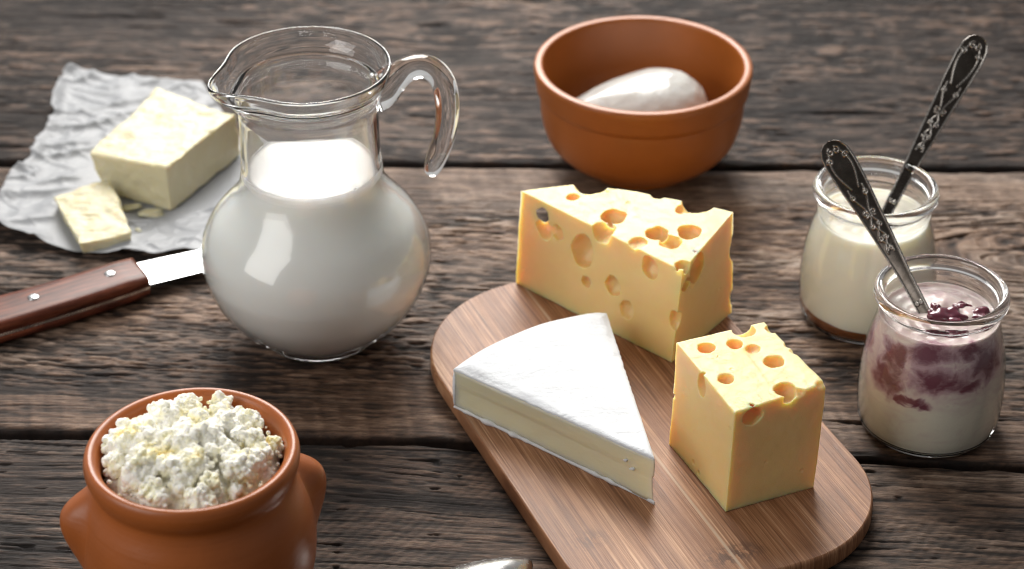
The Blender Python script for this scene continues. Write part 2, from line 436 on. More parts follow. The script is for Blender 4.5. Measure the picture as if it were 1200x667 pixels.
# ------------------------------------------------------------------ the table
def build_table():
    V, F, TONE, BROWN = [], [], [], []
    off = 0
    xs = np.arange(-.47, .4701, .0011)
    def edge2(x): return .9695 - .0569*x - .06*x*x
    def edge1(x): return 1.2703 - .0152*x
    planks = [
        (lambda x: edge1(x) + .0044, lambda x: 1.80 + 0*x, .0012, 0),
        (lambda x: edge2(x) + .0042, lambda x: edge1(x) - .0040, .00055, 1),
        (lambda x: .56 + 0*x, lambda x: edge2(x) - .0042, .0005, 2),
    ]
    for lo, hi, dy, k in planks:
        n = int((hi(0.) - lo(0.)) / dy)
        v = np.linspace(0, 1, n)
        X, W = np.meshgrid(xs, v)
        jag_lo = (n2(xs/.012, xs*0+3.3, 11+k)-.5)*.0014 + (n2(xs/.05, xs*0+1.3, 21+k)-.5)*.0022
        jag_hi = (n2(xs/.012, xs*0+7.3, 31+k)-.5)*.0014 + (n2(xs/.05, xs*0+5.3, 41+k)-.5)*.0022
        L, H_ = lo(xs) + jag_lo, hi(xs) + jag_hi
        Y = L[None, :] + (H_ - L)[None, :] * W
        s = k * 5
        # grain coordinate: slightly curved fibres, bent round a knot
        G = Y + .0569*X*(k != 0) + .0152*X*(k == 0)
        G = G + (n2(X/.16, Y/.06, 1+s)-.5)*.012 + (n2(X/.05, Y/.02, 2+s)-.5)*.0022
        knots = {0: [(-.05, 1.47, .035, .012)], 1: [(.325, 1.165, .05, .032), (-.34, 1.02, .03, .015)], 2: [(.34, .80, .04, .02)]}[k]
        KD = np.zeros_like(X)
        for kx, ky, kr, ka in knots:
            d2 = ((X-kx)/1.5)**2 + (Y-ky)**2
            e = np.exp(-d2/(kr*kr))
            G = G + ka * e * np.tanh((Y-ky)/(kr*.35)) * -1
            KD += np.exp(-d2/(kr*.16)**2)
        fib = n2(X/.016, G/.0013, 3+s); fib2 = n2(X/.006, G/.0007, 4+s); fib3 = n2(X/.09, G/.0042, 5+s)
        ringw = .0042 + .0030*n2(X/.4, G/.03, 6+s)
        lam = {0: .0060, 1: .0048, 2: .0062}[k]
        ph = G/lam + 1.4*n2(X/.2, G/.02, 7+s)
        ring = (ph % 1.0)
        late = np.exp(-((ring-.85)/.10)**2)            # narrow dark late-wood line
        patch = n2(X/.07, Y/.022, 8+s)                 # worn / rough regions
        big = n2(X/.22, Y/.07, 9+s)
        rough_ = sstep(.30, .62, patch)
        if k == 1:
            band = sstep(1.212, 1.228, Y + (n2(X/.06, Y/.02, 77)-.5)*.012)      # smooth strip at the far edge
            near = 1 - sstep(.995, 1.04, Y + .05*X + (n2(X/.08, Y/.02, 78)-.5)*.03)  # planed strip at the near edge
            rough_ = np.clip(rough_*.55+.55, 0, 1) * (1-band) * (1-.85*near)
        elif k == 2:
            rough_ = rough_*.28
        else:
            rough_ = rough_*.6 + .3; band = 0; near = 0
        torn = n2(X/.011, G/.0017, 12+s)
        torn2 = n2(X/.019, G/.0027, 13+s)
        pit = sstep(.62, .80, torn)*rough_
        pit2 = sstep(.60, .78, torn2)*rough_
        cr = n2(X/.07, G/.0026, 14+s); crack = sstep(.86, .93, cr)*sstep(.45, .6, n2(X/.10, Y/.03, 15+s))
        h = (fib-.5)*.0005 + (fib2-.5)*.00025 + (fib3-.5)*.0006
        h -= late*.00028
        sc1 = n2(X/.016, G/.0032, 60+s); sc2 = n2(X/.0075, G/.0019, 61+s); sc3 = n2(X/.0032, G/.0012, 62+s)
        rg = 1/(1+np.exp(-(sc1*.46 + sc2*.36 + sc3*.18 - .5)*15))         # raised fibres between eroded furrows
        amp = .30 + .70*rough_
        h += (rg-.6)*.0011*amp
        h -= pit*.0008 + pit2*.0007 + crack*.0024
        h += (big-.5)*.0010
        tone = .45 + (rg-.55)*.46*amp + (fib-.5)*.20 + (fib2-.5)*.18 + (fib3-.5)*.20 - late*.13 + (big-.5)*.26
        tone -= pit*.16 + pit2*.12 + crack*.46; tone += rough_*.06
        tone += (n2(X/.009, Y/.009, 16+s)-.5)*.05
        stain = sstep(.66, .8, n2(X/.05, Y/.018, 17+s)); tone -= stain*.10
        brown = np.clip(.78 + (n2(X/.10, Y/.028, 18+s)-.5)*1.5 + (n2(X/.02, G/.004, 19+s)-.5)*.7, 0, 1)
        if k == 1:
            saw = n2(X/.0035 + Y/.02, Y/.06, 20+s)
            tone += near*(-.04 + (saw-.5)*.16); h += near*(saw-.5)*.00025
            tone += band*(.05 + (saw-.5)*.10); brown -= band*.3
            brown += near*.35; tone += .065
        if k == 2:
            saw = .5+.5*np.sin((X*math.cos(.65)+Y*math.sin(.65)*-1 + .004*n2(X/.05, Y/.05, 66))*2*PI/.0052)
            am = sstep(.35, .7, n2(X/.09, Y/.05, 67))
            h += am*(saw-.5)*.00030; tone += am*(saw-.5)*.09
            late2 = np.exp(-(((ph*.6) % 1.0-.5)/.060)**2)*sstep(.25, .5, n2(X/.05, G/.008, 68)); tone -= late2*.26; h -= late2*.0006
            nick = sstep(.90, .94, n2(X/.012, Y/.0035, 69)); tone -= nick*.35; h -= nick*.0015
            tone -= .04
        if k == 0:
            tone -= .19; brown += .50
        tone -= sstep(-.12, -.34, X)*.06  # light falloff toward the left, painted into the wood tone
        tone -= np.clip(KD, 0, 1)*.4; h -= np.clip(KD, 0, 1)*.0008
        # worn, rounded plank edges
        for d in ((Y-L[None, :]), (H_[None, :]-Y)):
            e = np.exp(-(d/.0016)**2) * (d < .02)
            h -= e*.0012*(.6+.8*n2(X/.02, Y*0, 50+s)); tone -= e*.18
        h = h - np.percentile(h, 97)
        # skirts dropping down the two long edges
        Xf = np.vstack([X[:1], X[:1], X, X[-1:], X[-1:]])
        Yf = np.vstack([Y[:1]+.0003, Y[:1]-.0002, Y, Y[-1:]+.0002, Y[-1:]-.0003])
        Zf = np.vstack([h[:1]*0-.024, h[:1]-.003, h, h[-1:]-.003, h[-1:]*0-.024])
        Tf = np.vstack([tone[:1]*0+.08, tone[:1]*.5, tone, tone[-1:]*.5, tone[-1:]*0+.08])
        Bf = np.vstack([brown[:1], brown[:1], brown, brown[-1:], brown[-1:]])
        r, c = Xf.shape
        V.append(np.stack([Xf.ravel(), Yf.ravel(), Zf.ravel()], 1))
        TONE.append(Tf.ravel()); BROWN.append(Bf.ravel())
        idx = np.arange(r*c).reshape(r, c) + off
        F.append(np.stack([idx[:-1, :-1].ravel(), idx[:-1, 1:].ravel(), idx[1:, 1:].ravel(), idx[1:, :-1].ravel()], 1))
        off += r*c
    # dark underside board seen through the gaps
    q = np.array([[-.5, .5, -.022], [.5, .5, -.022], [.5, 1.85, -.022], [-.5, 1.85, -.022]])
    V.append(q); F.append(np.array([[off, off+1, off+2, off+3]])); TONE.append(np.zeros(4)); BROWN.append(np.zeros(4))
    V = np.vstack(V).astype(np.float32); F = np.vstack(F).astype(np.int32)
    me = bpy.data.meshes.new('tabletop')
    me.vertices.add(len(V)); me.vertices.foreach_set('co', V.ravel())
    me.loops.add(F.size); me.loops.foreach_set('vertex_index', F.ravel())
    me.polygons.add(len(F)); me.polygons.foreach_set('loop_start', np.arange(0, F.size, 4, dtype=np.int32))
    me.update(calc_edges=True)
    me.polygons.foreach_set('use_smooth', np.ones(len(F), bool))
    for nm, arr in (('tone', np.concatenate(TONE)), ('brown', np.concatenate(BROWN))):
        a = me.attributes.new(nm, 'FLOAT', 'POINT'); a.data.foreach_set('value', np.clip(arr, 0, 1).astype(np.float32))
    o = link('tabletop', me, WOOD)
    tag(o, kind='structure')
    return o
build_table()

# ------------------------------------------------------------------ cutting board
BO = Vector((.4400*.923 + -.8800*.384, .4400*.384 + .8800*.923, 0))
def build_board():
    ang = math.atan2(-.923, .384)
    hx, hy = .14475, .0875
    # outline in local (x along grain, y across)
    out = []
    rn, rf = .064, .075
    for cx, cy, a0, r in ((hx-rn, hy-rn, 0, rn), (-hx+rf, hy-rf, 90, rf), (-hx+rf, -hy+rf, 180, rf), (hx-.046, -hy+.046, 270, .046)):
        for k in range(33):
            a = math.radians(a0 + 90*k/32); out.append((cx + r*math.cos(a), cy + r*math.sin(a)))
    n = len(out)
    prof = [(-.0022, .0012), (-.0006, .0016), (0, .003), (0, .0098), (-.0004, .0112), (-.0013, .0120)]
    verts, faces = [], []
    for ins, z in prof:
        for (x, y) in out:
            L = math.hypot(x, y); verts.append((x + x/L*ins, y + y/L*ins, z))
    for i in range(len(prof)-1):
        for k in range(n):
            faces.append((i*n+k, i*n+(k+1) % n, (i+1)*n+(k+1) % n, (i+1)*n+k))
    faces.append(tuple(range(n))[::-1]); faces.append(tuple((len(prof)-1)*n+k for k in range(n)))
    me = mesh_from('cutting_board', verts, faces); fix_normals(me)
    for p in me.polygons: p.use_smooth = len(p.vertices) == 4
    o = link('cutting_board', me, mat_bamboo(0))
    u0, v0 = -.88125, .440
    # world = u*U + n*N with U=(.384,-.923), N=(.923,.384)
    o.location = (u0*.384 + v0*.923, u0*-.923 + v0*.384, 0)
    o.rotation_euler = (0, 0, ang)
    tag(o, 'bamboo cutting board with rounded corners under the three pieces of cheese', 'cutting board')
build_board()

# ------------------------------------------------------------------ holey cheeses
def hexa(bot, top):
    v = list(bot) + list(top); n = len(bot)
    f = [tuple(range(n))[::-1], tuple(range(n, 2*n))] + [(i, (i+1) % n, n+(i+1) % n, n+i) for i in range(n)]
    me = mesh_from('w', v, f, False); fix_normals(me); return me

def roughen(me, a1=.00035, a2=.00012, seed=0):
    co, no = get_co(me), get_no(me)
    d = (n3(co, 60, seed)-.5)*2*a1 + (n3(co, 260, seed+1)-.5)*2*a2 + (n3(co, 16, seed+2)-.5)*.0022
    set_co(me, co + no*d[:, None])

def build_wedge():
    bot = [(.0020, 1.1096, .0121), (.0883, 1.0277, .0121), (.1259, 1.0781, .0121), (.098, 1.0905, .0121), (.066, 1.105, .0121), (.034, 1.1155, .0121)]
    top = [(.0044, 1.1096, .0749), (.0919, 1.0277, .0724), (.1237, 1.0781, .0802), (.100, 1.0890, .0797), (.068, 1.1035, .0785), (.0365, 1.1135, .0772)]
    holes = [ # x,y,z,r, scale
        (.0568, 1.0808, .0738, .0073, (1, 1, .8)), (.0505, 1.0690, .0722, .0072, (1, 1, 1)), (.0800, 1.0632, .0735, .0062, (1, 1, .9)),
        (.0978, 1.0620, .0745, .0066, (1, 1, .9)), (.0872, 1.0541, .0735, .0064, (1, 1, .8)), (.0690, 1.0552, .0735, .0050, (1, 1, .5)),
        (.0450, 1.1115, .0790, .0098, (1, 1, 1)), (.0343, 1.1010, .0755, .0036, (1, 1, 1)), (.0825, 1.0985, .0795, .0042, (1, 1, 1)),
        (.1040, 1.0880, .0815, .0095, (1, 1, 1)), (.0955, 1.0830, .0784, .0044, (1, 1, .8)), (.0535, 1.1035, .0790, .0020, (1, 1, 1)),
        # front face
        (.0190, 1.0995, .0640, .0062, (.8, 1, 1.15)), (.0178, 1.1040, .0645, .0056, (.85, 1.2, 1)), (.0184, 1.1095, .0605, .0060, (.85, 1.2, 1)), (.0188, 1.1155, .0560, .0058, (.9, 1.2, 1)), (.0185, 1.0960, .0570, .0066, (1, 1, .9)),
        (.0265, 1.0900, .0590, .0048, (1, 1, 1)),
        (.0408, 1.0775, .0551, .0098, (.9, .9, 1.15)), (.0755, 1.0437, .0645, .0060, (1, 1, 1.15)), (.0572, 1.0608, .0423, .0057, (1, 1, 1.1)),
        (.0643, 1.0523, .0314, .0048, (1, 1, 1.2)), (.0898, 1.0285, .0396, .0050, (1, 1, 1.25)), (.0431, 1.0743, .0362, .0040, (1, 1, 1)),
        # right face
        (.0995, 1.0445, .0640, .0084, (1, 1, 1.15)), (.0925, 1.0335, .0715, .0042, (1, 1, 1)), (.0935, 1.0345, .0600, .0045, (1, 1, 1)),
        (.1000, 1.0400, .0560, .0035, (1, 1, 1)),
        (.1085, 1.0600, .0200, .0024, (1, 1, 1.4)), (.1065, 1.0570, .0180, .0020, (1, 1, 1.4)), (.1262, 1.0800, .0554, .0056, (1, 1, 1.8)), (.1260, 1.0790, .0230, .0035, (1, 1, 1.6)),
    ]
    cut = [ico(h[:3], h[3], 3, h[4], .22) for h in holes]
    me = remeshed(hexa(bot, top), .00042, 3, cut)
    roughen(me, .00022, .00010, 3)
    o = link('cheese_wedge', me, SWISS)
    tag(o, 'long yellow cheese wedge full of round holes at the back of the board', 'cheese', 'pieces of yellow cheese with holes')

def build_block():
    bot = [(.0825, .9531, .0121), (.1075, .8959, .0121), (.1538, .9168, .0121), (.1290, .9745, .0121)]
    top = [(.0835, .9531, .0771), (.1090, .8959, .0741), (.1554, .9168, .0767), (.1303, .9705, .0785)]
    holes = [
        (.0988, .9480, .0757, .0046, (1, 1, .9)), (.1190, .9630, .0775, .0060, (1, 1, .9)), (.1336, .9640, .0790, .0036, (1, 1, .8)),
        (.1134, .9510, .0762, .0042, (1, 1, 1)), (.1222, .9468, .0772, .0038, (1, 1, .7)), (.1320, .9360, .0752, .0054, (1, 1, 1.1)),
        (.1067, .9224, .0748, .0043, (1, 1, .8)), (.1351, .9131, .0738, .0060, (1, 1, .9)), (.1535, .9155, .0776, .0036, (1, 1, 1)),
        (.1415, .9500, .0790, .0034, (1, 1, 1)), (.1450, .9440, .0770, .0030, (1, 1, 1)), (.0955, .9501, .0777, .0013, (1, 1, 1)),
        (.0955, .9270, .0690, .0052, (.8, .8, 1.35)), (.0830, .9520, .0437, .0016, (1, 1, 1)), (.0925, .9294, .0179, .0016, (1, 1, 1)), (.0960, .9240, .0160, .0012, (1, 1, 1)),
        (.0810, .9560, .0620, .0035, (1, 1, 2)), (.1175, .9020, .0690, .0062, (1, 1, .9)), (.1100, .9700, .0790, .0030, (1, 1, 1)),
        (.1400, .9100, .0755, .0050, (1.3, .8, .6)),
    ]
    cut = [ico(h[:3], h[3], 3, h[4], .15) for h in holes]
    me = remeshed(hexa(bot, top), .00042, 3, cut)
    roughen(me, .00020, .00010, 9)
    o = link('cheese_block', me, SWISS)
    tag(o, 'upright yellow cheese block with small holes at the front right of the board', 'cheese', 'pieces of yellow cheese with holes')
build_wedge(); build_block()

# ------------------------------------------------------------------ brie
def build_brie():
    root = thing('brie_wedge', 'white rinded soft cheese wedge lying on the left side of the board', 'cheese', (.0715, .9030, .0120))
    ox, oy = .0715, .9030
    # outline: apex, left tip, arc, back corner (local)
    L = (-.1033+.0003, .0830); Bk = (-.0190, .1372)
    arc = [L, (-.0968, .0912), (-.0862, .1030), (-.0722, .1148), (-.0545, .1270), (-.0335, .1355), (-.0245, .1378), Bk]
    arc = [tuple(p) for p in catmull(arc, 10)]
    def edge(a, b, n): return [tuple(np.array(a) + (np.array(b)-np.array(a))*t) for t in np.linspace(0, 1, n, endpoint=False)]
    apex = (0, 0)
    outline = edge(apex, L, 130) + arc[:-1] + edge(Bk, apex, 130)
    n = len(outline); nf = 130
    cen = (-.045, .080)
    def slab(name, levels, mat):
        """levels: list of (inset fn(i), z fn(i))"""
        verts, faces = [], []
        for ins, zf in levels:
            for i, (x, y) in enumerate(outline):
                d = np.array([cen[0]-x, cen[1]-y]); d = d/np.linalg.norm(d)
                q = ins(i); verts.append((x + d[0]*q, y + d[1]*q, zf(i)))
        m = len(levels)
        for j in range(m-1):
            for k in range(n):
                faces.append((j*n+k, j*n+(k+1) % n, (j+1)*n+(k+1) % n, (j+1)*n+k))
        # caps with concentric rings so they can undulate
        for base, sgn in ((0, -1), (m-1, 1)):
            prev = [base*n+k for k in range(n)]
            for t in (.04, .1, .18, .28, .4, .52, .64, .76, .88):
                ring = []
                for k in range(n):
                    v = verts[prev[k]] if False else verts[base*n+k]
                    x = v[0] + (cen[0]-v[0])*t; y = v[1] + (cen[1]-v[1])*t
                    zc = v[2] if t < .06 else levels[base][1](-1)
                    dz = (mnoise.noise(Vector((x*45, y*45, 3))) * .0009 + mnoise.noise(Vector((x*130, y*130, 9)))*.0004) if sgn > 0 else 0
                    ring.append(len(verts)); verts.append((x, y, zc + dz + (.0006 if sgn > 0 else 0)))
                for k in range(n):
                    k2 = (k+1) % n
                    faces.append((prev[k], prev[k2], ring[k2], ring[k]) if sgn > 0 else (prev[k2], prev[k], ring[k], ring[k2]))
                prev = ring
            c = len(verts); verts.append((cen[0], cen[1], levels[base][1](-1)))
            for k in range(n):
                k2 = (k+1) % n
                faces.append((prev[k], prev[k2], c) if sgn > 0 else (prev[k2], prev[k], c))
        me = mesh_from(name, verts, faces); fix_normals(me)
        return link(name, me, mat, root)
    N = lambda x, s: mnoise.noise(Vector((x, s, .5)))
    def zt(i):   # top height: lower at the left tip, up at apex
        if i < 0: return .0268
        x, y = outline[i]; d = math.hypot(x, y)/.132
        return .0283 - .0030*d
    # paste with horizontal ledge and slightly dished cut faces
    lv = []
    for t in np.linspace(0, 1, 15):
        def ins(i, t=t):
            cutf = i < nf or i > n-130
            base = .0010 + (.0011*math.sin(PI*t) if cutf else 0)
            if i < nf:
                base += -.0012 if t > .62 + .02*N(i*.05, 4) else 0.
                base += .0004*N(i*.12, t*5)
                base += .0010*sstep(.30, .12, t)*0
                # sagging bottom near the apex
                base -= .0016*max(0, 1-i/22)*(1-t)
            return float(base)
        lv.append((ins, (lambda i, t=t: .0008 + t*(zt(i)-.0008-.0012))))
    slab('paste', lv, PASTE)
    top = [((lambda i: .0010 + .0002*N(i*.3, 1)), (lambda i: zt(i)-.0016 - .0009*abs(N(i*.35, 2)) - .0006*abs(N(i*.11, 7)))),
           ((lambda i: .0005 + .0004*N(i*.4, 3)), (lambda i: zt(i)-.0012 - .0009*abs(N(i*.35, 2)) - .0006*abs(N(i*.11, 7)))),
           ((lambda i: .0003 + .0004*N(i*.4, 3)), (lambda i: zt(i)-.0003)),
           ((lambda i: .0008), (lambda i: zt(i)+.0003)),
           ((lambda i: .0020), (lambda i: zt(i)+.0006))]
    slab('rind', top, RIND)
    def scal(i): return max(0, N(i*.16, 21))**1.2
    bo = [((lambda i: .0006), (lambda i: .0001)),
          ((lambda i: .0000 - .0030*scal(i)), (lambda i: .0002)),
          ((lambda i: .0001 - .0030*scal(i)), (lambda i: .0006 + .0034*scal(i))),
          ((lambda i: .0003), (lambda i: .0012 + .0024*scal(i))),
          ((lambda i: .0030), (lambda i: .0016))]
    slab('rind', bo, RIND)
    # rind round the curved back
    rl = arc; verts, faces = [], []
    for (x, y) in rl:
        d = np.array([cen[0]-x, cen[1]-y]); d /= np.linalg.norm(d)
        for q, z in ((.0004, .0008), (.0000, .004), (-.0003, .013), (-.0001, .020), (.0006, .0235)):
            verts.append((x+d[0]*q, y+d[1]*q, z))
        for q, z in ((.0016, .0235), (.0016, .0008)):
            verts.append((x+d[0]*q, y+d[1]*q, z))
    m = 7
    for i in range(len(rl)-1):
        for j in range(m):
            j2 = (j+1) % m
            faces.append((i*m+j, i*m+j2, (i+1)*m+j2, (i+1)*m+j))
    faces.append(tuple(range(m))); faces.append(tuple((len(rl)-1)*m+j for j in range(m)))
    me = mesh_from('rind', verts, faces); fix_normals(me); link('rind', me, RIND, root)
    # crumbs of rind stuck on the cut face
    for i, t in ((18, .55), (14, .42)):
        x, y = outline[i]
        me = ico((x+.0005, y-.0006, .0283*t+.004), .0011, 2, (1.3, .7, .8), .5)
        link('rind_crumb', me, RIND, root)
build_brie()

# ------------------------------------------------------------------ glass jug with milk
JX, JY = -.1098, 1.0767
SP_AZ = math.radians(-151)
def spout(x, y, z, th):
    s = float(sstep(.146, .1705, z))
    d = (th - SP_AZ + PI) % (2*PI) - PI
    r = math.hypot(x, y)
    k = math.exp(-(d/.30)**2)*.0105 - math.exp(-((abs(d)-.62)/.26)**2)*.0012
    rr = r + k*s
    f = rr/r
    dz = math.exp(-(d/.32)**2)*-.0008*s
    return (x*f, y*f, z+dz)
def build_jug():
    root = thing('milk_jug', 'round bellied clear glass jug with an open curved handle, holding milk', 'jug', (JX, JY, .0006))
    outer = [(.0290, .0012), (.0318, .0000), (.0334, .0012), (.0345, .0030), (.0400, .0080), (.0500, .0180), (.0585, .0310), (.0632, .0440), (.0645, .0530),
             (.0630, .0650), (.0570, .0770), (.0490, .0865), (.0430, .0940), (.0400, .1010), (.0388, .1090), (.0380, .1220), (.0378, .1350), (.0378, .1440)]
    o2 = [(.0384, .1500), (.0398, .1540), (.0400, .1560), (.0402, .1576), (.0424, .1608), (.0443, .1650), (.0453, .1690), (.0455, .1706)]
    lip = [(.0451, .1716), (.0443, .1717), (.0436, .1709)]
    i2 = [(.0430, .1680), (.0415, .1640), (.0388, .1606), (.0366, .1588), (.0360, .1570), (.0361, .1540), (.0358, .1490)]
    inner = [(.0357, .1440), (.0355, .1350), (.0355, .1220), (.0360, .1090), (.0380, .1005), (.0420, .0935), (.0484, .0860), (.0564, .0766), (.0624, .0648), (.0639, .0530),
             (.0626, .0442), (.0579, .0314), (.0492, .0186), (.0390, .0088), (.0330, .0056), (.0200, .0048), (.0, .0046)]
    pr = catmull(outer, 5)[:-1] + catmull([outer[-1]] + o2, 4)[:-1] + catmull([o2[-1]] + lip + i2[:1], 4)[:-1] + catmull(i2 + inner[:1], 4)[:-1] + catmull(inner, 5)
    pr = [(max(0., a), b) for a, b in pr]
    pr = [(0., .0022), (.016, .0022), (.026, .0018)] + pr
    pr[-1] = (0., pr[-1][1])
    v, f = lathe_data(pr, 192, spout)
    me = mesh_from('body', v, f); fix_normals(me)
    o = link('body', me, [GLASS, THIN], root)
    mi = np.zeros(len(me.polygons), int)
    for p in me.polygons:
        z = p.center.z
        if .0062 < z < .1080: mi[p.index] = 1
    me.polygons.foreach_set('material_index', mi)
    # handle
    az = math.radians(14)
    rz = [(.0368, .1495), (.0402, .1505), (.0462, .1553), (.0535, .1608), (.0620, .1625), (.0695, .1590), (.0745, .1510), (.0765, .1390), (.0760, .1260), (.0735, .1140), (.0695, .1035), (.0668, .0965), (.0658, .0940)]
    ra = [(.0092, .0120), (.0086, .0108), (.0078, .0086), (.0074, .0069), (.0073, .0065), (.0074, .0067), (.0075, .0068), (.0074, .0067), (.0070, .0064), (.0065, .0060), (.0060, .0056), (.0046, .0042), (.0018, .0017)]
    P = catmull([(r*math.cos(az), r*math.sin(az), z) for r, z in rz], 8)
    Rr = [tuple(q) for q in catmull(ra, 8)]
    v, f = sweep(P, Rr, 32)
    me = mesh_from('handle', v, f); fix_normals(me); link('handle', me, GLASS, root)
    # milk: fills the inside up to the foot of the neck
    fill = [(0., .0052), (.0200, .0054), (.0330, .0062), (.0389, .0091), (.0491, .0189), (.0577, .0316), (.0624, .0443), (.0637, .0530), (.0622, .0647), (.0562, .0765), (.0482, .0858), (.0418, .0933), (.0379, .1003), (.0362, .1075)]
    fill = catmull(fill, 5) + [(.0360, .1098), (.0357, .1097), (.0351, .1090), (.0342, .1086)]
    for r in np.linspace(.0330, .0, 46): fill.append((float(r), .1085))
    fill = [(max(0., a), b) for a, b in fill]; fill[-1] = (0., .1085)
    def surf(x, y, z, th):
        if z > .10845 and math.hypot(x, y) < .0340:
            r = math.hypot(x-.002, y-.012)
            z += .00005*math.sin(r*900)*math.exp(-(r/.014)**2) + .00022*mnoise.noise(Vector((x*70, y*110, 0)))
        return (x, y, z)
    v, f = lathe_data(fill, 160, surf)
    me = mesh_from('milk', v, f); fix_normals(me)
    m = link('milk', me, mat_dairy('milk', (.93, .925, .89), .20, .8, .018, (1, .9, .8), bd=0, coat=.0), None, (JX, JY, .0006))
    tag(m, 'white milk filling the round glass jug up to its neck', 'milk')
    # thin film of milk left on the inside of the neck
    fm = bpy.data.materials.new('milk_film'); fm.use_nodes = True; nt = fm.node_tree; b = nt.nodes['Principled BSDF']
    b.inputs['Base Color'].default_value = (.9, .9, .87, 1); b.inputs['Roughness'].default_value = .3
    n = tex_noise(nt, 45, 4, .6, (1, 1, .8), distortion=1.); tc = nt.nodes.new('ShaderNodeTexCoord'); sp = nt.nodes.new('ShaderNodeSeparateXYZ'); nt.links.new(tc.outputs['Object'], sp.inputs[0])
    hgt = mathn(nt, 'DIVIDE', mathn(nt, 'SUBTRACT', sp.outputs[2], .108), .040)
    al = ramp(nt, mathn(nt, 'ADD', hgt, mathn(nt, 'MULTIPLY', n, .7)), [(.25, (.30,)*3), (.45, (.12,)*3), (.85, (.05,)*3), (1., (0,)*3)])
    tr = nt.nodes.new('ShaderNodeBsdfTransparent'); mx = nt.nodes.new('ShaderNodeMixShader')
    nt.links.new(al, mx.inputs[0]); nt.links.new(tr.outputs[0], mx.inputs[1]); nt.links.new(b.outputs[0], mx.inputs[2])
    nt.links.new(mx.outputs[0], nt.nodes['Material Output'].inputs[0])
    v, f = lathe_data([(.0353, .1092), (.0351, .1150), (.0350, .1220), (.0350, .1350), (.0351, .1430), (.0347, .1430), (.0346, .1350), (.0346, .1220), (.0347, .1150), (.0349, .1092)], 96, None, True)
    me = mesh_from('milk_film', v, f); fix_normals(me); link('milk_film', me, fm, m)
    return root
build_jug()

# ------------------------------------------------------------------ yogurt jars
def jar(loc, label):
    root = thing('yogurt_jar', label, 'jar', loc, 'small glass yogurt jars')
    outer = [(.0300, .0008), (.0330, .0000), (.0352, .0012), (.0373, .0048), (.0384, .0130), (.0388, .0240), (.0383, .0370), (.0368, .0480), (.0345, .0580), (.0326, .0655), (.0317, .0710), (.0316, .0745)]
    bead = [(.0322, .0768), (.0338, .0782), (.0350, .0802), (.0353, .0825), (.0346, .0845), (.0330, .0855), (.0312, .0852), (.0301, .0838), (.0297, .0815)]
    inner = [(.0295, .0780), (.0294, .0745), (.0296, .0710), (.0312, .0655), (.0337, .0580), (.0362, .0479), (.0377, .0370), (.0382, .0240), (.0379, .0140), (.0367, .0058), (.0335, .0024), (.015, .0020), (0., .0020)]
    pr = catmull(outer, 5)[:-1] + catmull([outer[-1]] + bead, 6)[:-1] + catmull([bead[-1]] + inner, 5)
    pr = [(0., .0010), (.018, .0010), (.027, .0009)] + [(max(0., a), b) for a, b in pr]
    pr[-1] = (0., pr[-1][1])
    v, f = lathe_data(pr, 144)
    me = mesh_from('glass', v, f); fix_normals(me)
    o = link('glass', me, [GLASS, THIN], root)
    me.polygons.foreach_set('material_index', [1 if .0045 < p.center.z < .0705 else 0 for p in me.polygons])
    return root
FILLPR = [(.0, .0023), (.015, .0023), (.0333, .0027), (.0365, .0061), (.0377, .0142), (.0380, .0240), (.0375, .0370), (.0360, .0480), (.0335, .0580)]
def yogurt(loc, level, mat, bumpf, z0=None):
    zs = [(p[0], p[1]) for p in FILLPR if p[1] < level - .004]
    rim = .0335 - (level-.058)*.33
    zs.append((rim, level)); 
    prof = catmull(zs, 6) + [(rim-.0006, level+.0001), (rim-.0014, level-.0007), (rim-.0026, level-.0012)]
    r0 = rim-.0026
    for r in np.linspace(r0-.0008, 0, 46): prof.append((float(r), level-.0012))
    prof = [(max(0., a), b) for a, b in prof]; prof[-1] = (0., level-.0012)
    def fn(x, y, z, th):
        r = math.hypot(x, y)
        if z > level-.0013 and r < r0:
            z += bumpf(x, y)*min(1, (r0-r)/.006)
        return (x, y, z)
    v, f = lathe_data(prof, 144, fn)
    me = mesh_from('yogurt', v, f); fix_normals(me)
    o = link('yogurt', me, mat, None, loc)
    return o
JF = (.2245, .9905, .0004); JB = (.2045, 1.0965, .0004)
jar(JF, 'glass jar in front at the right, with berry swirled yogurt in it')
jar(JB, 'glass jar behind at the right, with plain cream coloured yogurt in it')
def bf(x, y):
    h = .0022*mnoise.noise(Vector((x*70, y*70, 1.))) + .0012*mnoise.noise(Vector((x*160, y*160, 4.)))
    h += .0045*math.exp(-((x-.004)**2+(y-.010)**2)/.010**2) + .004*math.exp(-((x-.016)**2+(y+.002)**2)/.008**2)
    return h
def bb(x, y):
    h = .0013*mnoise.noise(Vector((x*60, y*60, 1.))) + .0003*mnoise.noise(Vector((x*200, y*200, 4.)))
    h -= .0030*math.exp(-((x-.012)**2+(y-.002)**2)/.009**2)
    return h
yf = yogurt(JF, .0698, mat_fruit_yogurt(), bf)
tag(yf, 'pale yogurt with purple berry swirls inside the front glass jar', 'yogurt', 'yogurts in glass jars')
yb = yogurt(JB, .0655, mat_dairy('plain_yogurt', (.85, .815, .70), .25, .7, .010, (1, .85, .6), 50, .0006), bb)
tag(yb, 'plain cream coloured yogurt with a brown bottom layer, inside the rear glass jar', 'yogurt', 'yogurts in glass jars')
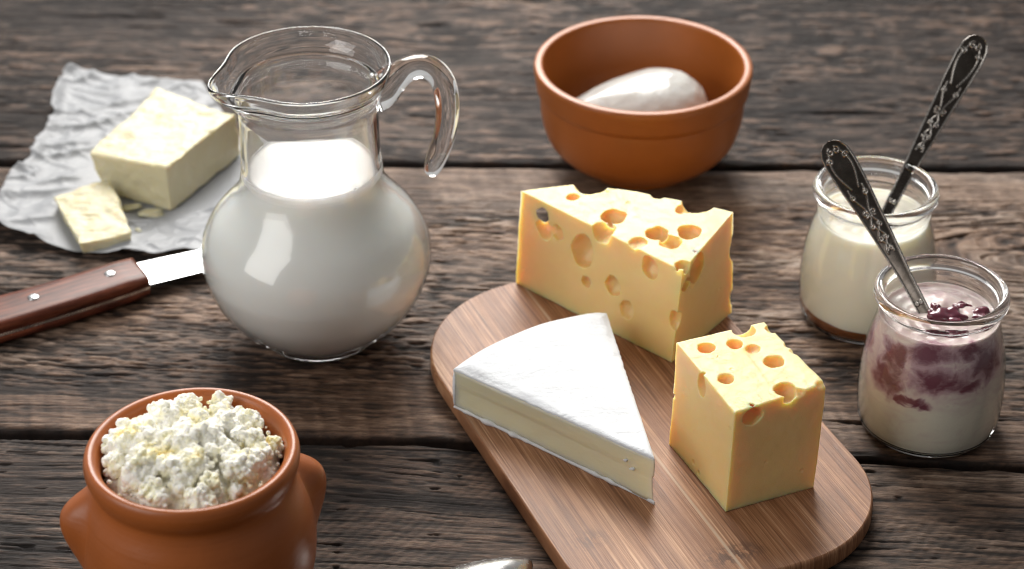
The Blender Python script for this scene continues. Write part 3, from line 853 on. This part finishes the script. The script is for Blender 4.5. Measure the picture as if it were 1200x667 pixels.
# brown caramel layer of the rear yogurt
cp = catmull([(.0, .0022), (.015, .0022), (.0333, .0026), (.03655, .0060), (.0376, .0100)], 6)
cp = [(max(0, a), b) for a, b in cp]
def cfn(x, y, z, th):
    if z > .0095: z += .0012*math.sin(th*2+1) + .0006*mnoise.noise(Vector((x*80, y*80, 0)))
    return (x*1.0012, y*1.0012, z)
v, f = lathe_data(cp + [(.0370, .0104), (.030, .0102), (0., .0100)], 144, cfn)
me = mesh_from('caramel_layer', v, f); fix_normals(me)
link('caramel_layer', me, mat_dairy('caramel', (.16, .055, .018), .25, .2, .002, (1, .5, .3), 80, .0003), yb)
# berries lying in the front yogurt
BERRY = mat_dairy('berry_flesh', (.13, .022, .042), .20, .5, .003, (1, .15, .2), 240, .0006, .6)
for (x, y, z, r, sc) in ((.003, -.004, .0675, .0062, (1.3, 1, .75)), (.0085, -.010, .0662, .0050, (1.2, 1, .7)), (.0195, -.003, .0670, .0052, (1.1, 1, .7)),
                         (-.002, .001, .0685, .0040, (1, 1, .8)), (.013, .004, .0692, .0032, (1.2, .8, .7)), (-.0045, -.009, .0655, .0030, (1, 1, .8)),
                         (.0165, -.009, .0655, .0028, (1, 1, .8))):
    me = ico((x, y, z+.0018), r*1.12, 4, sc, .7)
    co, no = get_co(me), get_no(me); set_co(me, co + no*((n3(co, 420, 2)-.5)*.0010)[:, None])
    me.polygons.foreach_set('use_smooth', [True]*len(me.polygons))
    link('berry_piece', me, BERRY, yf)

# ------------------------------------------------------------------ ornate teaspoons
SPOON = mat_metal('tarnished_silver', (.56, .535, .51), .24, (.115, .10, .088))
def scroll(cx, cy, r, a0, turns, sgn, n=40):
    return [(cx + r*(1-.75*t)*math.cos(a0+sgn*turns*2*PI*t), cy + r*(1-.75*t)*math.sin(a0+sgn*turns*2*PI*t)) for t in np.linspace(0, 1, n)]
def ornate_handle(Lh, w0=.0086, w1=.0033):
    """local: x along handle from neck (0) to tip (Lh), y across, z up"""
    ns, nt_ = 460, 61
    S = np.linspace(0, 1, ns)
    tipr = 1 - S
    W = np.interp(S, [0, .25, .45, .62, .76, .88, .94, .975, .992, 1], [w1, w1*1.15, w1*1.62, w0*.76, w0*.92, w0, w0*.93, w0*.72, w0*.42, w0*.05])
    T = np.linspace(-1, 1, nt_)
    X = np.repeat((S*Lh)[:, None], nt_, 1); Yn = np.repeat(T[None, :], ns, 0); Y = Yn*W[:, None]
    # relief strokes in mm space
    curves = []
    for sg in (1, -1):
        curves += [[(x, sg*y) for x, y in c] for c in (
            scroll(Lh*.955-.001, .0016, .0020, 0, 1.1, 1), scroll(Lh*.905, .0046, .0018, 1.5, 1.2, -1),
            scroll(Lh*.70, .0036, .0016, 0., 1.3, 1), scroll(Lh*.60, .0022, .0019, 3., 1.2, 1), scroll(Lh*.53, .0022, .0015, 0., 1.2, -1),
            scroll(Lh*.46, .0014, .0014, 2., 1.2, 1), scroll(Lh*.40, .0013, .0012, 0., 1.2, -1), scroll(Lh*.09, .0010, .0011, 0, 1.2, 1))]
        curves.append([(Lh*(.94-.20*t), sg*(.0030+.0028*math.sin(PI*t**.8)-.001*t)) for t in np.linspace(0, 1, 40)])
        curves.append([(Lh*(.74-.16*t), sg*(.0042-.0035*t+.0006*math.sin(6*t))) for t in np.linspace(0, 1, 40)])
        curves.append([(Lh*(.58-.2*t), sg*(.0004+.0016*math.sin(2.6*PI*t)**2)) for t in np.linspace(0, 1, 50)])
    pts = np.array([p for c in curves for p in c])
    D = np.full(X.shape, 1.)
    for i in range(0, len(pts), 1):
        D = np.minimum(D, (X-pts[i, 0])**2 + (Y-pts[i, 1])**2)
    D = np.sqrt(D)
    orn = np.exp(-(D/.00042)**2)
    rimd = (1-np.abs(Yn))*W[:, None]
    rim = np.exp(-((rimd-.0006)/.00045)**2)
    relief = np.clip(np.maximum(orn, rim), 0, 1)
    thick = np.interp(S, [0, .3, .7, 1], [.0013, .0011, .0010, .0009])[:, None]
    crown = (1-Yn**2)
    Ztop = thick*(.35+.65*crown**.5) + relief*.00050*np.minimum(1, rimd/.0003) - .0002*(1-relief)
    Zbot = -thick*.8*crown**.5
    bend = .010*(S**2)[:, None] - .004*(np.sin(S*PI))[:, None]    # gentle curve of the handle
    V = np.vstack([np.stack([X, Y, Ztop+bend], -1).reshape(-1, 3), np.stack([X, Y, Zbot+bend], -1).reshape(-1, 3)])
    R_ = np.concatenate([relief.ravel(), np.full(ns*nt_, .7)])
    F = []
    idx = np.arange(ns*nt_).reshape(ns, nt_)
    for base, flip in ((0, False), (ns*nt_, True)):
        a = idx + base
        q = np.stack([a[:-1, :-1].ravel(), a[1:, :-1].ravel(), a[1:, 1:].ravel(), a[:-1, 1:].ravel()], 1)
        F.append(q[:, ::-1] if flip else q)
    a, b = idx, idx + ns*nt_
    for j in (0, nt_-1): F.append(np.stack([a[:-1, j], b[:-1, j], b[1:, j], a[1:, j]], 1))
    for i in (0, ns-1): F.append(np.stack([a[i, :-1], a[i, 1:], b[i, 1:], b[i, :-1]], 1))
    F = np.vstack(F)
    me = mesh_from('handle', V, [tuple(int(z) for z in q) for q in F]); fix_normals(me)
    at = me.attributes.new('relief', 'FLOAT', 'POINT'); at.data.foreach_set('value', R_.astype(np.float32))
    return me
def spoon_bowl(L, Wd, depth, th=.0009, ns=40, nt_=31):
    """open bowl, local x from neck 0 to tip L, egg outline, dished below z=0"""
    V, F = [], []
    for side in (0, 1):
        for i in range(ns):
            s = i/(ns-1)
            w = Wd*.5*(math.sin(PI*min(1, s**.8*1.0))**.62 if 0 < s < 1 else 0) + .0008*(1-s)
            for j in range(nt_):
                t = -1+2*j/(nt_-1)
                z = -depth*(1-t*t)*math.sin(PI*s)**.7 + .0000 - (th if side else 0)
                V.append((L*s, w*t, z))
    idx = np.arange(ns*nt_).reshape(ns, nt_)
    for base in (0, ns*nt_):
        a = idx+base
        for i in range(ns-1):
            for j in range(nt_-1): F.append((int(a[i, j]), int(a[i+1, j]), int(a[i+1, j+1]), int(a[i, j+1])))
    b = idx+ns*nt_
    for i in range(ns-1):
        for j in (0, nt_-1): F.append((int(idx[i, j]), int(b[i, j]), int(b[i+1, j]), int(idx[i+1, j])))
    for j in range(nt_-1):
        for i in (0, ns-1): F.append((int(idx[i, j]), int(idx[i, j+1]), int(b[i, j+1]), int(b[i, j])))
    me = mesh_from('bowl', V, F); fix_normals(me)
    at = me.attributes.new('relief', 'FLOAT', 'POINT'); at.data.foreach_set('value', np.full(len(me.vertices), .9, np.float32))
    return me
def teaspoon(E, T, roll, label, sub, below=.004):
    E, T = Vector(E), Vector(T)
    x = (T-E).normalized(); Lh = (T-E).length + below
    cam = Vector((0, 0, .726))
    zf = (Vector(roll) - x*Vector(roll).dot(x)).normalized(); y = zf.cross(x)
    root = thing('teaspoon', label, 'spoon', E, 'ornate silver teaspoons')
    M = Matrix((x, y, zf)).transposed().to_4x4(); M.translation = E - x*below
    root.matrix_world = M
    link('handle', ornate_handle(Lh), SPOON, root)
    b = link('bowl', spoon_bowl(sub, .020, .004), SPOON, root); b.location = (.001, 0, 0); b.rotation_euler = (0, 0, PI)
cam_dir1 = Vector((-.17, -1.04, .60)); cam_dir2 = Vector((-.23, -1.1, .60))
teaspoon((.2167, .9914, .070), (.1711, 1.0567, .135), (-.30, -.90, .45), 'ornate dark silver teaspoon standing in the berry yogurt, leaning left', .026)
teaspoon((.2130, 1.1009, .066), (.2672, 1.1681, .140), (-.25, -1.0, .20), 'ornate dark silver teaspoon standing in the plain yogurt, leaning right', .024)

# ------------------------------------------------------------------ terracotta bowl and mozzarella
def build_bowl():
    pr = [(0., .0045), (.030, .0045), (.0335, .0), (.0365, .0), (.0385, .0035), (.0495, .0095), (.0592, .0200), (.0638, .0340), (.0650, .0480), (.0650, .0510), (.0655, .0530), (.0672, .0548),
          (.0682, .0620), (.0689, .0675), (.0686, .0701), (.0674, .0710), (.0652, .0711), (.0637, .0705), (.0630, .0680), (.0625, .0600), (.0612, .0450), (.0590, .0300), (.0510, .0160), (.0350, .0090), (.0150, .0075), (0., .0075)]
    pts = catmull(pr, 4)
    pts = [(max(0, a), b) for a, b in pts]; pts[0] = (0., .0045); pts[-1] = (0., .0075)
    o = lathe('clay_bowl', pts, CLAY_BOWL, loc=(.0828, 1.2738, .0004), seg=144)
    tag(o, 'orange brown terracotta bowl standing at the back with a white cheese ball in it', 'bowl')
build_bowl()
def build_mozz():
    bm = bmesh.new(); bmesh.ops.create_icosphere(bm, subdivisions=6, radius=1)
    for v in bm.verts:
        c = v.co
        ex = .92 if c.x > 0 else 1.58
        p = Vector((c.x*ex, c.y, c.z))
        taper = 1 - .34*max(0, -c.x)
        n = 1 + .05*mnoise.noise(c*1.6) + .012*mnoise.noise(c*5)
        v.co = Vector((p.x*.0400*n, p.y*.036*taper*n, p.z*.0285*taper*n + (.004*c.x)))
        for dx, dy, dz, rr in ((.1, -.35, .80, .08), (.35, -.2, .9, .10), (-.1, -.5, .66, .06), (.55, -.25, .75, .08), (-.4, -.3, .7, .12)):
            d = (c-Vector((dx, dy, dz)).normalized()).length
            v.co -= c*.0022*math.exp(-(d/rr)**2)
    me = bpy.data.meshes.new('mozzarella'); bm.to_mesh(me); bm.free()
    me.polygons.foreach_set('use_smooth', [True]*len(me.polygons))
    o = link('mozzarella_ball', me, mat_dairy('mozzarella', (.62, .615, .59), .20, .6, .005, (1, .85, .7), 60, .0022, .6), None, (.0890, 1.2700, .0365))
    o.rotation_euler = (0, 0, math.radians(4))
    tag(o, 'shiny white fresh cheese ball lying in the terracotta bowl', 'cheese')
build_mozz()

# ------------------------------------------------------------------ clay pot and cottage cheese
PX, PY = -.1467, .8290
def build_pot():
    root = thing('clay_pot', 'brown clay pot with two stub handles, heaped with curd cheese', 'pot', (PX, PY, .0005))
    pr = [(0., .004), (.030, .004), (.034, .0), (.0385, .0), (.0420, .006), (.0480, .018), (.0530, .034), (.0548, .050), (.0538, .064), (.0510, .0745), (.0478, .0822), (.0466, .0868), (.0470, .0895), (.0484, .0925), (.0492, .0955), (.0494, .0985),
          (.0486, .1015), (.0470, .1028), (.0448, .1022), (.0430, .1000), (.0420, .0960), (.0418, .0880), (.0450, .0780), (.0480, .0640), (.0495, .0500), (.0470, .0300), (.0400, .0140), (.0200, .0090), (0., .0090)]
    pts = catmull(pr, 4); pts = [(max(0, a), b) for a, b in pts]; pts[0] = (0., .004); pts[-1] = (0., .009)
    lathe('body', pts, CLAY_POT, root, seg=160)
    # stub handles: lugs that swell out of the shoulder
    prof_r = np.array([(p[1], p[0]) for p in pts[:int(len(pts)*.48)] if .012 < p[1] < .0875])
    prof_r = prof_r[np.argsort(prof_r[:, 0])]
    for az, zt, zb, zp, amp in ((math.radians(188), .0862, .030, .0660, .0092), (math.radians(22), .0880, .030, .0700, .0092)):
        verts, faces = [], []
        nu, nv = 70, 61
        for i in range(nu):
            z = zb + (zt-zb)*i/(nu-1)
            base = float(np.interp(z, prof_r[:, 0], prof_r[:, 1]))
            if z > zp: k = float(sstep(zt, zp, z))**.75
            else: k = float(sstep(zb, zp, z))**1.4
            for j in range(nv):
                ph = -.62 + 1.24*j/(nv-1)
                wv = .155 + .05*k
                g = math.exp(-(abs(ph)/wv)**2.6)
                r = base - .0009 + (amp*k + .0012)*g
                zz = z + .003*k*g
                verts.append((r*math.cos(az+ph), r*math.sin(az+ph), zz))
        for i in range(nu-1):
            for j in range(nv-1): faces.append((i*nv+j, i*nv+j+1, (i+1)*nv+j+1, (i+1)*nv+j))
        me = mesh_from('handle', verts, faces); link('handle', me, CLAY_POT, root)
build_pot()
def build_cottage():
    R = random.Random(11)
    tpl = {}
    for sub in (1, 2, 4):
        m0 = ico((0, 0, 0), 1, sub); tpl[sub] = (get_co(m0), np.array([tuple(p.vertices) for p in m0.polygons]))
    Vs, Fs, cnt = [], [], [0]
    def add(c, r, sub=2, sq=(1, 1, 1)):
        v, f = tpl[sub]
        Vs.append(v*np.array(sq)*r + np.array(c)); Fs.append(f + cnt[0]); cnt[0] += len(v)
    def dome(x, y):
        d2 = (x*x+y*y)/.040**2
        return .1000 + .0135*(1-d2) + .0085*math.exp(-((x+.002)**2+(y-.026)**2)/.007**2) + .0045*mnoise.noise(Vector((x*80, y*80, 2)))
    add((0, 0, .088), 1, 4, (.0400, .0400, .0165))
    n = 0
    while n < 82:
        a = R.random()*2*PI; rr = .0385*math.sqrt(R.random()); x, y = rr*math.cos(a), rr*math.sin(a)
        r = R.choice((R.uniform(.0030, .0050), R.uniform(.0055, .0092)))
        if rr + r*.85 > .0432: continue
        c = Vector((x, y, dome(x, y) - r*R.uniform(.30, .90))); n += 1
        add(c, r*.84, 2, (R.uniform(.8, 1.2), R.uniform(.8, 1.2), R.uniform(.75, 1.05)))
        for _ in range(int(12+r*5200)):
            d = Vector((R.gauss(0, 1), R.gauss(0, 1), R.gauss(.3, 1))).normalized()
            q = c + d*r*R.uniform(.70, .92); rs = R.uniform(.0007, .0024)
            if math.hypot(q.x, q.y) < .0424: add(q, rs, 1)
    for _ in range(500):
        a = R.random()*2*PI; rr = .0405*math.sqrt(R.random()); x, y = rr*math.cos(a), rr*math.sin(a)
        add(Vector((x, y, dome(x, y)-R.uniform(.002, .007))), R.uniform(.0006, .0014), 1)
    me = mesh_from('curd', np.vstack(Vs), [tuple(int(i) for i in q) for q in np.vstack(Fs)])
    out = remeshed(me, .00031, 1, (), .3)
    co, no = get_co(out), get_no(out)
    set_co(out, co + no*((n3(co, 1300, 4)-.5)*.0004 + (n3(co, 500, 5)-.5)*.0007)[:, None])
    m, nt, b = new_mat('curd_cheese')
    cy = ramp(nt, tex_noise(nt, 85, 3, .6), [(.48, (.97, .95, .86)), (.62, (.96, .90, .66)), (.74, (.95, .78, .38))])
    nt.links.new(cy, b.inputs['Base Color']); b.inputs['Roughness'].default_value = .5; b.inputs['Specular IOR Level'].default_value = .4
    sss(b, .5, .0020, (1, .95, .75))
    o = link('cottage_cheese', out, m, None, (PX, PY, .0005))
    tag(o, 'heap of crumbly white curd cheese filling the brown clay pot', 'cheese')
build_cottage()

# ------------------------------------------------------------------ butter, paper, knife
def build_paper():
    # outline corners on the table (quad), grid mapped bilinearly, ragged rims
    A, B, C, D = (-.306, 1.392), (-.195, 1.372), (-.150, 1.185), (-.2415, 1.1490)
    nu, nv = 300, 260
    U, Vv = np.meshgrid(np.linspace(0, 1, nu), np.linspace(0, 1, nv))
    left = catmull([(-.306, 1.393), (-.3095, 1.362), (-.3060, 1.330), (-.3075, 1.312), (-.3110, 1.290), (-.3105, 1.272), (-.3190, 1.246), (-.3215, 1.222), (-.3260, 1.205), (-.3150, 1.183)], 30)
    right = catmull([(-.212, 1.374), (-.180, 1.305), (-.152, 1.23), (-.158, 1.170)], 30)
    def sample(P, t):
        P = np.array(P); s = np.linspace(0, 1, len(P)); return np.stack([np.interp(t, s, P[:, 0]), np.interp(t, s, P[:, 1])], -1)
    Lp, Rp = sample(left, Vv[:, 0]), sample(right, Vv[:, 0])
    jag = (n2(Vv[:, 0]*26, Vv[:, 0]*0, 3)-.5)*.0035 + (n2(Vv[:, 0]*80, Vv[:, 0]*0, 4)-.5)*.0015
    Lp[:, 0] += jag
    XY = Lp[:, None, :] + (Rp-Lp)[:, None, :]*U[..., None]
    # bottom edge dips toward the viewer in the middle
    XY[..., 1] -= .022*np.sin(PI*np.clip(U, 0, 1)*.95)**1.2*Vv**3 - .012*(1-Vv)**4*0
    X, Y = XY[..., 0], XY[..., 1]
    def ridge(a, b, s, seed, ang):
        u = X*math.cos(ang)+Y*math.sin(ang); v = -X*math.sin(ang)+Y*math.cos(ang)
        n = n2(u/a + .4*n2(X/.02, Y/.02, seed+9), v/b, seed); return 1-np.abs(2*n-1)
    h = ridge(.030, .011, 1, 5, .35)**2*.0036 + ridge(.018, .009, 1, 6, -.5)**2*.0016 + ridge(.009, .006, 1, 7, .9)**2*.0005 + ridge(.05, .02, 1, 8, 1.1)*.002
    # crisp lengthwise folds and lifted rims
    h += .006*np.exp(-(U/.05)**2)*n2(Y/.02, Y*0, 9) + .003*np.exp(-((1-Vv)/.03)**2) + .003*np.exp(-(Vv/.04)**2)*n2(X/.02, X*0, 10)
    def flat(cx, cy, rx, ry, lvl):
        nonlocal h
        d = np.sqrt(((X-cx)/rx)**2 + ((Y-cy)/ry)**2); k = sstep(.7, 1.25, d); h = h*k + lvl*(1-k)
    flat(-.223, 1.258, .052, .060, .0004); flat(-.262, 1.183, .024, .026, .0004)
    Z = .0008 + h*.85
    V = np.stack([X, Y, Z], -1).reshape(-1, 3)
    idx = np.arange(nu*nv).reshape(nv, nu)
    F = np.stack([idx[:-1, :-1].ravel(), idx[1:, :-1].ravel(), idx[1:, 1:].ravel(), idx[:-1, 1:].ravel()], 1)
    me = mesh_from('baking_paper', V, [tuple(int(i) for i in q) for q in F])
    m, nt, b = new_mat('greaseproof_paper')
    b.inputs['Base Color'].default_value = (.46, .475, .50, 1); b.inputs['Roughness'].default_value = .42
    b.inputs['Subsurface Weight'].default_value = 0.
    n = tex_noise(nt, 500, 3, .6); n_ = bump(nt, None, n, .0002, .5)
    bump(nt, b, tex_noise(nt, 130, 5, .6, distortion=1.5), .0006, .6, n_)
    tr = nt.nodes.new('ShaderNodeBsdfTranslucent'); tr.inputs[0].default_value = (.66, .66, .66, 1)
    mx = nt.nodes.new('ShaderNodeMixShader'); mx.inputs[0].default_value = .30
    out = nt.nodes['Material Output']
    nt.links.new(b.outputs[0], mx.inputs[1]); nt.links.new(tr.outputs[0], mx.inputs[2]); nt.links.new(mx.outputs[0], out.inputs[0])
    o = link('baking_paper', me, m)
    sm = o.modifiers.new('thick', 'SOLIDIFY'); sm.thickness = .00012
    tag(o, 'crumpled sheet of white greaseproof paper under the butter', 'paper')
build_paper()

BUTTER = mat_dairy('butter', (.70, .645, .44), .45, .7, .004, (1, .8, .4), 220, .0012)
def chunk(name, bot, top, vox, seed, a=(.0010, .0005, .0003), top_rough=0.):
    me = remeshed(hexa(bot, top), vox, 16)
    co, no = get_co(me), get_no(me)
    d = (n3(co, 45, seed)-.5)*2*a[0] + (n3(co, 170, seed+1)-.5)*2*a[1] + (n3(co, 520, seed+2)-.5)*2*a[2]
    if top_rough:
        t = np.clip(no[:, 2], 0, 1)
        q = co.copy(); q[:, 0] *= .45
        d += t*((n3(q, 130, seed+4)-.5)*top_rough + np.abs(n3(q, 260, seed+5)-.5)*top_rough)
    set_co(me, co + no*d[:, None])
    return me
def build_butter():
    bot = [(-.2585, 1.2313, .0016), (-.2119, 1.2072, .0016), (-.1745, 1.2790, .0016), (-.2300, 1.3130, .0016)]
    top = [(-.2643, 1.2313, .0300), (-.2130, 1.2072, .0334), (-.1775, 1.2770, .0330), (-.2320, 1.3120, .0330)]
    o = link('butter_block', chunk('butter', bot, top, .0007, 31, (.0016, .0007, .00015), .0016), BUTTER)
    tag(o, 'big block of pale yellow butter on crumpled paper', 'butter', 'butter on the paper')
    bot = [(-.2830, 1.2090, .0016), (-.2590, 1.1560, .0016), (-.2300, 1.1690, .0016), (-.2500, 1.2230, .0016)]
    top = [(-.2850, 1.2080, .0130), (-.2605, 1.1560, .0105), (-.2300, 1.1680, .0110), (-.2520, 1.2230, .0150)]
    o = link('butter_piece', chunk('butter', bot, top, .0006, 41, (.0022, .0008, .0001), .0012), BUTTER)
    tag(o, 'small ragged piece of butter cut off in front of the big block', 'butter', 'butter on the paper')
    for i, (x, y, s) in enumerate(((-.2230, 1.2030, .0052), (-.2200, 1.1780, .0020), (-.2290, 1.1840, .0016), (-.2380, 1.2110, .0040))):
        me = ico((0, 0, 0), s, 3, (1.5, .8, .25), .7); me.polygons.foreach_set('use_smooth', [True]*len(me.polygons))
        o = link('butter_crumb', me, BUTTER, None, (x, y, .0034)); o.rotation_euler = (0, 0, i*1.1)
        tag(o, ['thin butter smear at the near corner of the big block', 'tiny butter crumb lying nearest the knife', 'tiny butter crumb beside the small butter piece', 'butter flake between the big block and the small piece'][i], 'butter', 'butter crumbs')
build_butter()

def build_knife():
    root = thing('kitchen_knife', 'kitchen knife with riveted red wood handle lying in front of the paper', 'knife', (-.2190, 1.1235, 0.))
    ang = math.atan2(.0450, .0765)
    root.rotation_euler = (0, 0, ang)
    # handle: local -x direction away from blade
    m, nt, b = new_mat('red_hardwood')
    n = tex_noise(nt, 1, 5, .6, (35, 420, 300)); n_l = tex_noise(nt, 60, 3, .5)
    c = ramp(nt, n, [(.3, (.045, .010, .005)), (.5, (.125, .032, .016)), (.72, (.22, .066, .032))])
    c = mixc(nt, 1., c, ramp(nt, n_l, [(.3, (.7,)*3), (.7, (1.2,)*3)]), 'MULTIPLY')
    nt.links.new(c, b.inputs['Base Color']); b.inputs['Roughness'].default_value = .36; b.inputs['Specular IOR Level'].default_value = .28
    bump(nt, b, n, .0003, .4)
    steel = mat_metal('brushed_steel', (.60, .61, .62), .24)
    n_h = 60
    def half(z0, z1, nm, mat, infl):
        verts, faces = [], []
        seg = 20
        for i in range(n_h):
            s = i/(n_h-1); x = -.115*s
            w = np.interp(s, [0, .06, .3, .6, .85, 1], [.0142, .0146, .0146, .0150, .0160, .0120])
            cy = -.0022*math.sin(s*3)*1.2
            wz = np.interp(s, [0, .1, .9, 1], [.85, 1, 1, .6])
            zt = z0 + (z1-z0)*wz if z1 > z0 else z0
            # rounded-rect section
            for (py, pz) in ((-1, 0), (-1, .55), (-.93, .82), (-.8, .96), (-.6, 1), (0, 1.03), (.6, 1), (.8, .96), (.93, .82), (1, .55), (1, 0)):
                verts.append((x, cy + w*py, z0 + (zt-z0)*pz))
        k = 11
        for i in range(n_h-1):
            for j in range(k):
                j2 = (j+1) % k; faces.append((i*k+j, i*k+j2, (i+1)*k+j2, (i+1)*k+j))
        faces.append(tuple(range(k))); faces.append(tuple((n_h-1)*k+j for j in range(k)))
        me = mesh_from(nm, verts, faces); fix_normals(me)
        mod = link(nm, me, mat, root)
        return mod
    half(.0088, .0158, 'handle_scale', m, 0)
    half(.0070, .0004, 'handle_scale', m, 0)
    # lower scale needs its own depth: mirrored section
    o = root.children[-1]; me = o.data; co = get_co(me)
    top_me = root.children[0].data; c2 = get_co(top_me); c2[:, 2] = .0072 - (c2[:, 2]-.0088)*.95; set_co(me, c2); fix_normals(me)
    # tang between the scales
    verts, faces = [], []
    for i in range(n_h):
        s = i/(n_h-1); x = -.115*s
        w = np.interp(s, [0, .06, .3, .6, .85, 1], [.0142, .0146, .0146, .0150, .0160, .0120]) + .0001
        cy = -.0022*math.sin(s*3)*1.2
        for (py, z) in ((-1, .00715), (-1, .00885), (1, .00885), (1, .00715)): verts.append((x, cy + w*py, z))
    for i in range(n_h-1):
        for j in range(4): faces.append((i*4+j, i*4+(j+1) % 4, (i+1)*4+(j+1) % 4, (i+1)*4+j))
    faces.append((0, 1, 2, 3)); faces.append(tuple((n_h-1)*4+j for j in range(4)))
    me = mesh_from('tang', verts, faces, False); fix_normals(me); link('tang', me, steel, root)
    for rx in (-.0185, -.0660, -.1000):
        cy = -.0022*math.sin(-rx/.115*3)*1.2
        v, f = lathe_data([(0., .0150), (.0030, .0150), (.0036, .0160), (.0030, .0166), (.0015, .0168), (0., .01685)], 32)
        me = mesh_from('rivet', v, f); fix_normals(me); link('rivet', me, steel, root, (rx, cy+.001, 0))
    # blade
    Lb = .105; nb = 50; verts, faces = [], []
    for i in range(nb):
        s = i/(nb-1); x = .0008+Lb*s
        yt = .0136 - .0035*s - .0040*s**4; yb = -.0112 + .0010*s + .0120*s**5
        zz = .0080 - .0062*s
        for (y, z) in ((yt, zz+.0008), (yt*.5+yb*.5, zz+.0006), (yb+.0015, zz+.00025), (yb, zz), (yb+.0015, zz-.00025), (yt*.5+yb*.5, zz-.0006), (yt, zz-.0008)):
            verts.append((x, y, z))
    k = 7
    for i in range(nb-1):
        for j in range(k):
            j2 = (j+1) % k; faces.append((i*k+j, i*k+j2, (i+1)*k+j2, (i+1)*k+j))
    faces.append(tuple(range(k))); faces.append(tuple((nb-1)*k+j for j in range(k)))
    me = mesh_from('blade', verts, faces, False); fix_normals(me); link('blade', me, steel, root)
build_knife()

# ------------------------------------------------------------------ spoon at the near edge
def build_spoon():
    root = thing('table_spoon', 'plain steel spoon at the near edge, only its tip in view', 'spoon', (-.0475, .829, .0))
    silver = mat_metal('polished_steel', (.62, .61, .60), .24)
    a = math.atan2(.862-.822, .0055+.052)
    root.rotation_euler = (0, 0, a)
    b = link('bowl', spoon_bowl(.070, .036, .0085, .0012), silver, root); b.location = (0, 0, .0020); b.rotation_euler = (PI, 0, 0)
    P = catmull([(.002, 0, .0022), (-.02, 0, .0030), (-.06, 0, .0040), (-.11, 0, .0110), (-.13, 0, .0120)], 8)
    v, f = sweep(P, [(.0035+.003*i/len(P), .0013) for i in range(len(P))], 16)
    me = mesh_from('handle', v, f); fix_normals(me); link('handle', me, silver, root)
build_spoon()

# ------------------------------------------------------------------ camera
cam = bpy.data.cameras.new('camera'); co = bpy.data.objects.new('camera', cam); COL.objects.link(co)
co.location = (0, 0, .7262); co.rotation_euler = (math.radians(90-32.8), 0, 0)
cam.sensor_width = 36; cam.lens = 36*2650/1200
cam.clip_start = .01; cam.clip_end = 50
cam.dof.use_dof = True; cam.dof.focus_distance = 1.13; cam.dof.aperture_fstop = 8.5
scene.camera = co

# ------------------------------------------------------------------ light
world = bpy.data.worlds.new('World'); scene.world = world; world.use_nodes = True
wn = world.node_tree; bg = wn.nodes['Background']; bg.inputs[1].default_value = 1.
wtc = wn.nodes.new('ShaderNodeTexCoord'); wsp = wn.nodes.new('ShaderNodeSeparateXYZ'); wn.links.new(wtc.outputs['Generated'], wsp.inputs[0])
wf = mathn(wn, 'ADD', mathn(wn, 'MULTIPLY', wsp.outputs[1], .40), mathn(wn, 'MULTIPLY', wsp.outputs[0], -.10))
wr = ramp(wn, mathn(wn, 'ADD', wf, .5), [(0, (.13, .125, .12)), (.45, (.20, .195, .188)), (.75, (.34, .335, .33)), (1, (.62, .62, .61))])
wn.links.new(wr, bg.inputs[0])
def area(name, loc, target, size, size_y, power, col):
    l = bpy.data.lights.new(name, 'AREA'); l.shape = 'RECTANGLE'; l.size = size; l.size_y = size_y; l.energy = power; l.color = col
    o = bpy.data.objects.new(name, l); COL.objects.link(o); o.location = loc
    o.rotation_euler = (Vector(target)-Vector(loc)).to_track_quat('-Z', 'Y').to_euler()
    return o
area('window_light', (-.10, 2.15, 1.00), (.06, 1.08, 0), .85, 1.05, 13.2, (1., .97, .925)).data.spread = math.radians(100)
area('side_light', (-1.5, .05, 1.15), (0, 1.0, .03), 1.25, 1.45, 19, (1., .98, .95))

# ------------------------------------------------------------------ render settings
scene.render.engine = 'CYCLES'
scene.cycles.use_denoising = True; scene.cycles.filter_width = 1.1
try: scene.cycles.denoiser = 'OPENIMAGEDENOISE'
except Exception: pass
scene.cycles.caustics_refractive = True; scene.cycles.max_bounces = 14; scene.cycles.transmission_bounces = 12; scene.cycles.glossy_bounces = 6; scene.cycles.diffuse_bounces = 4
scene.cycles.transparent_max_bounces = 16
scene.cycles.sample_clamp_indirect = 40
scene.cycles.blur_glossy = .6
scene.view_settings.view_transform = 'Standard'; scene.view_settings.look = 'None'
scene.view_settings.exposure = 0; scene.view_settings.gamma = 1
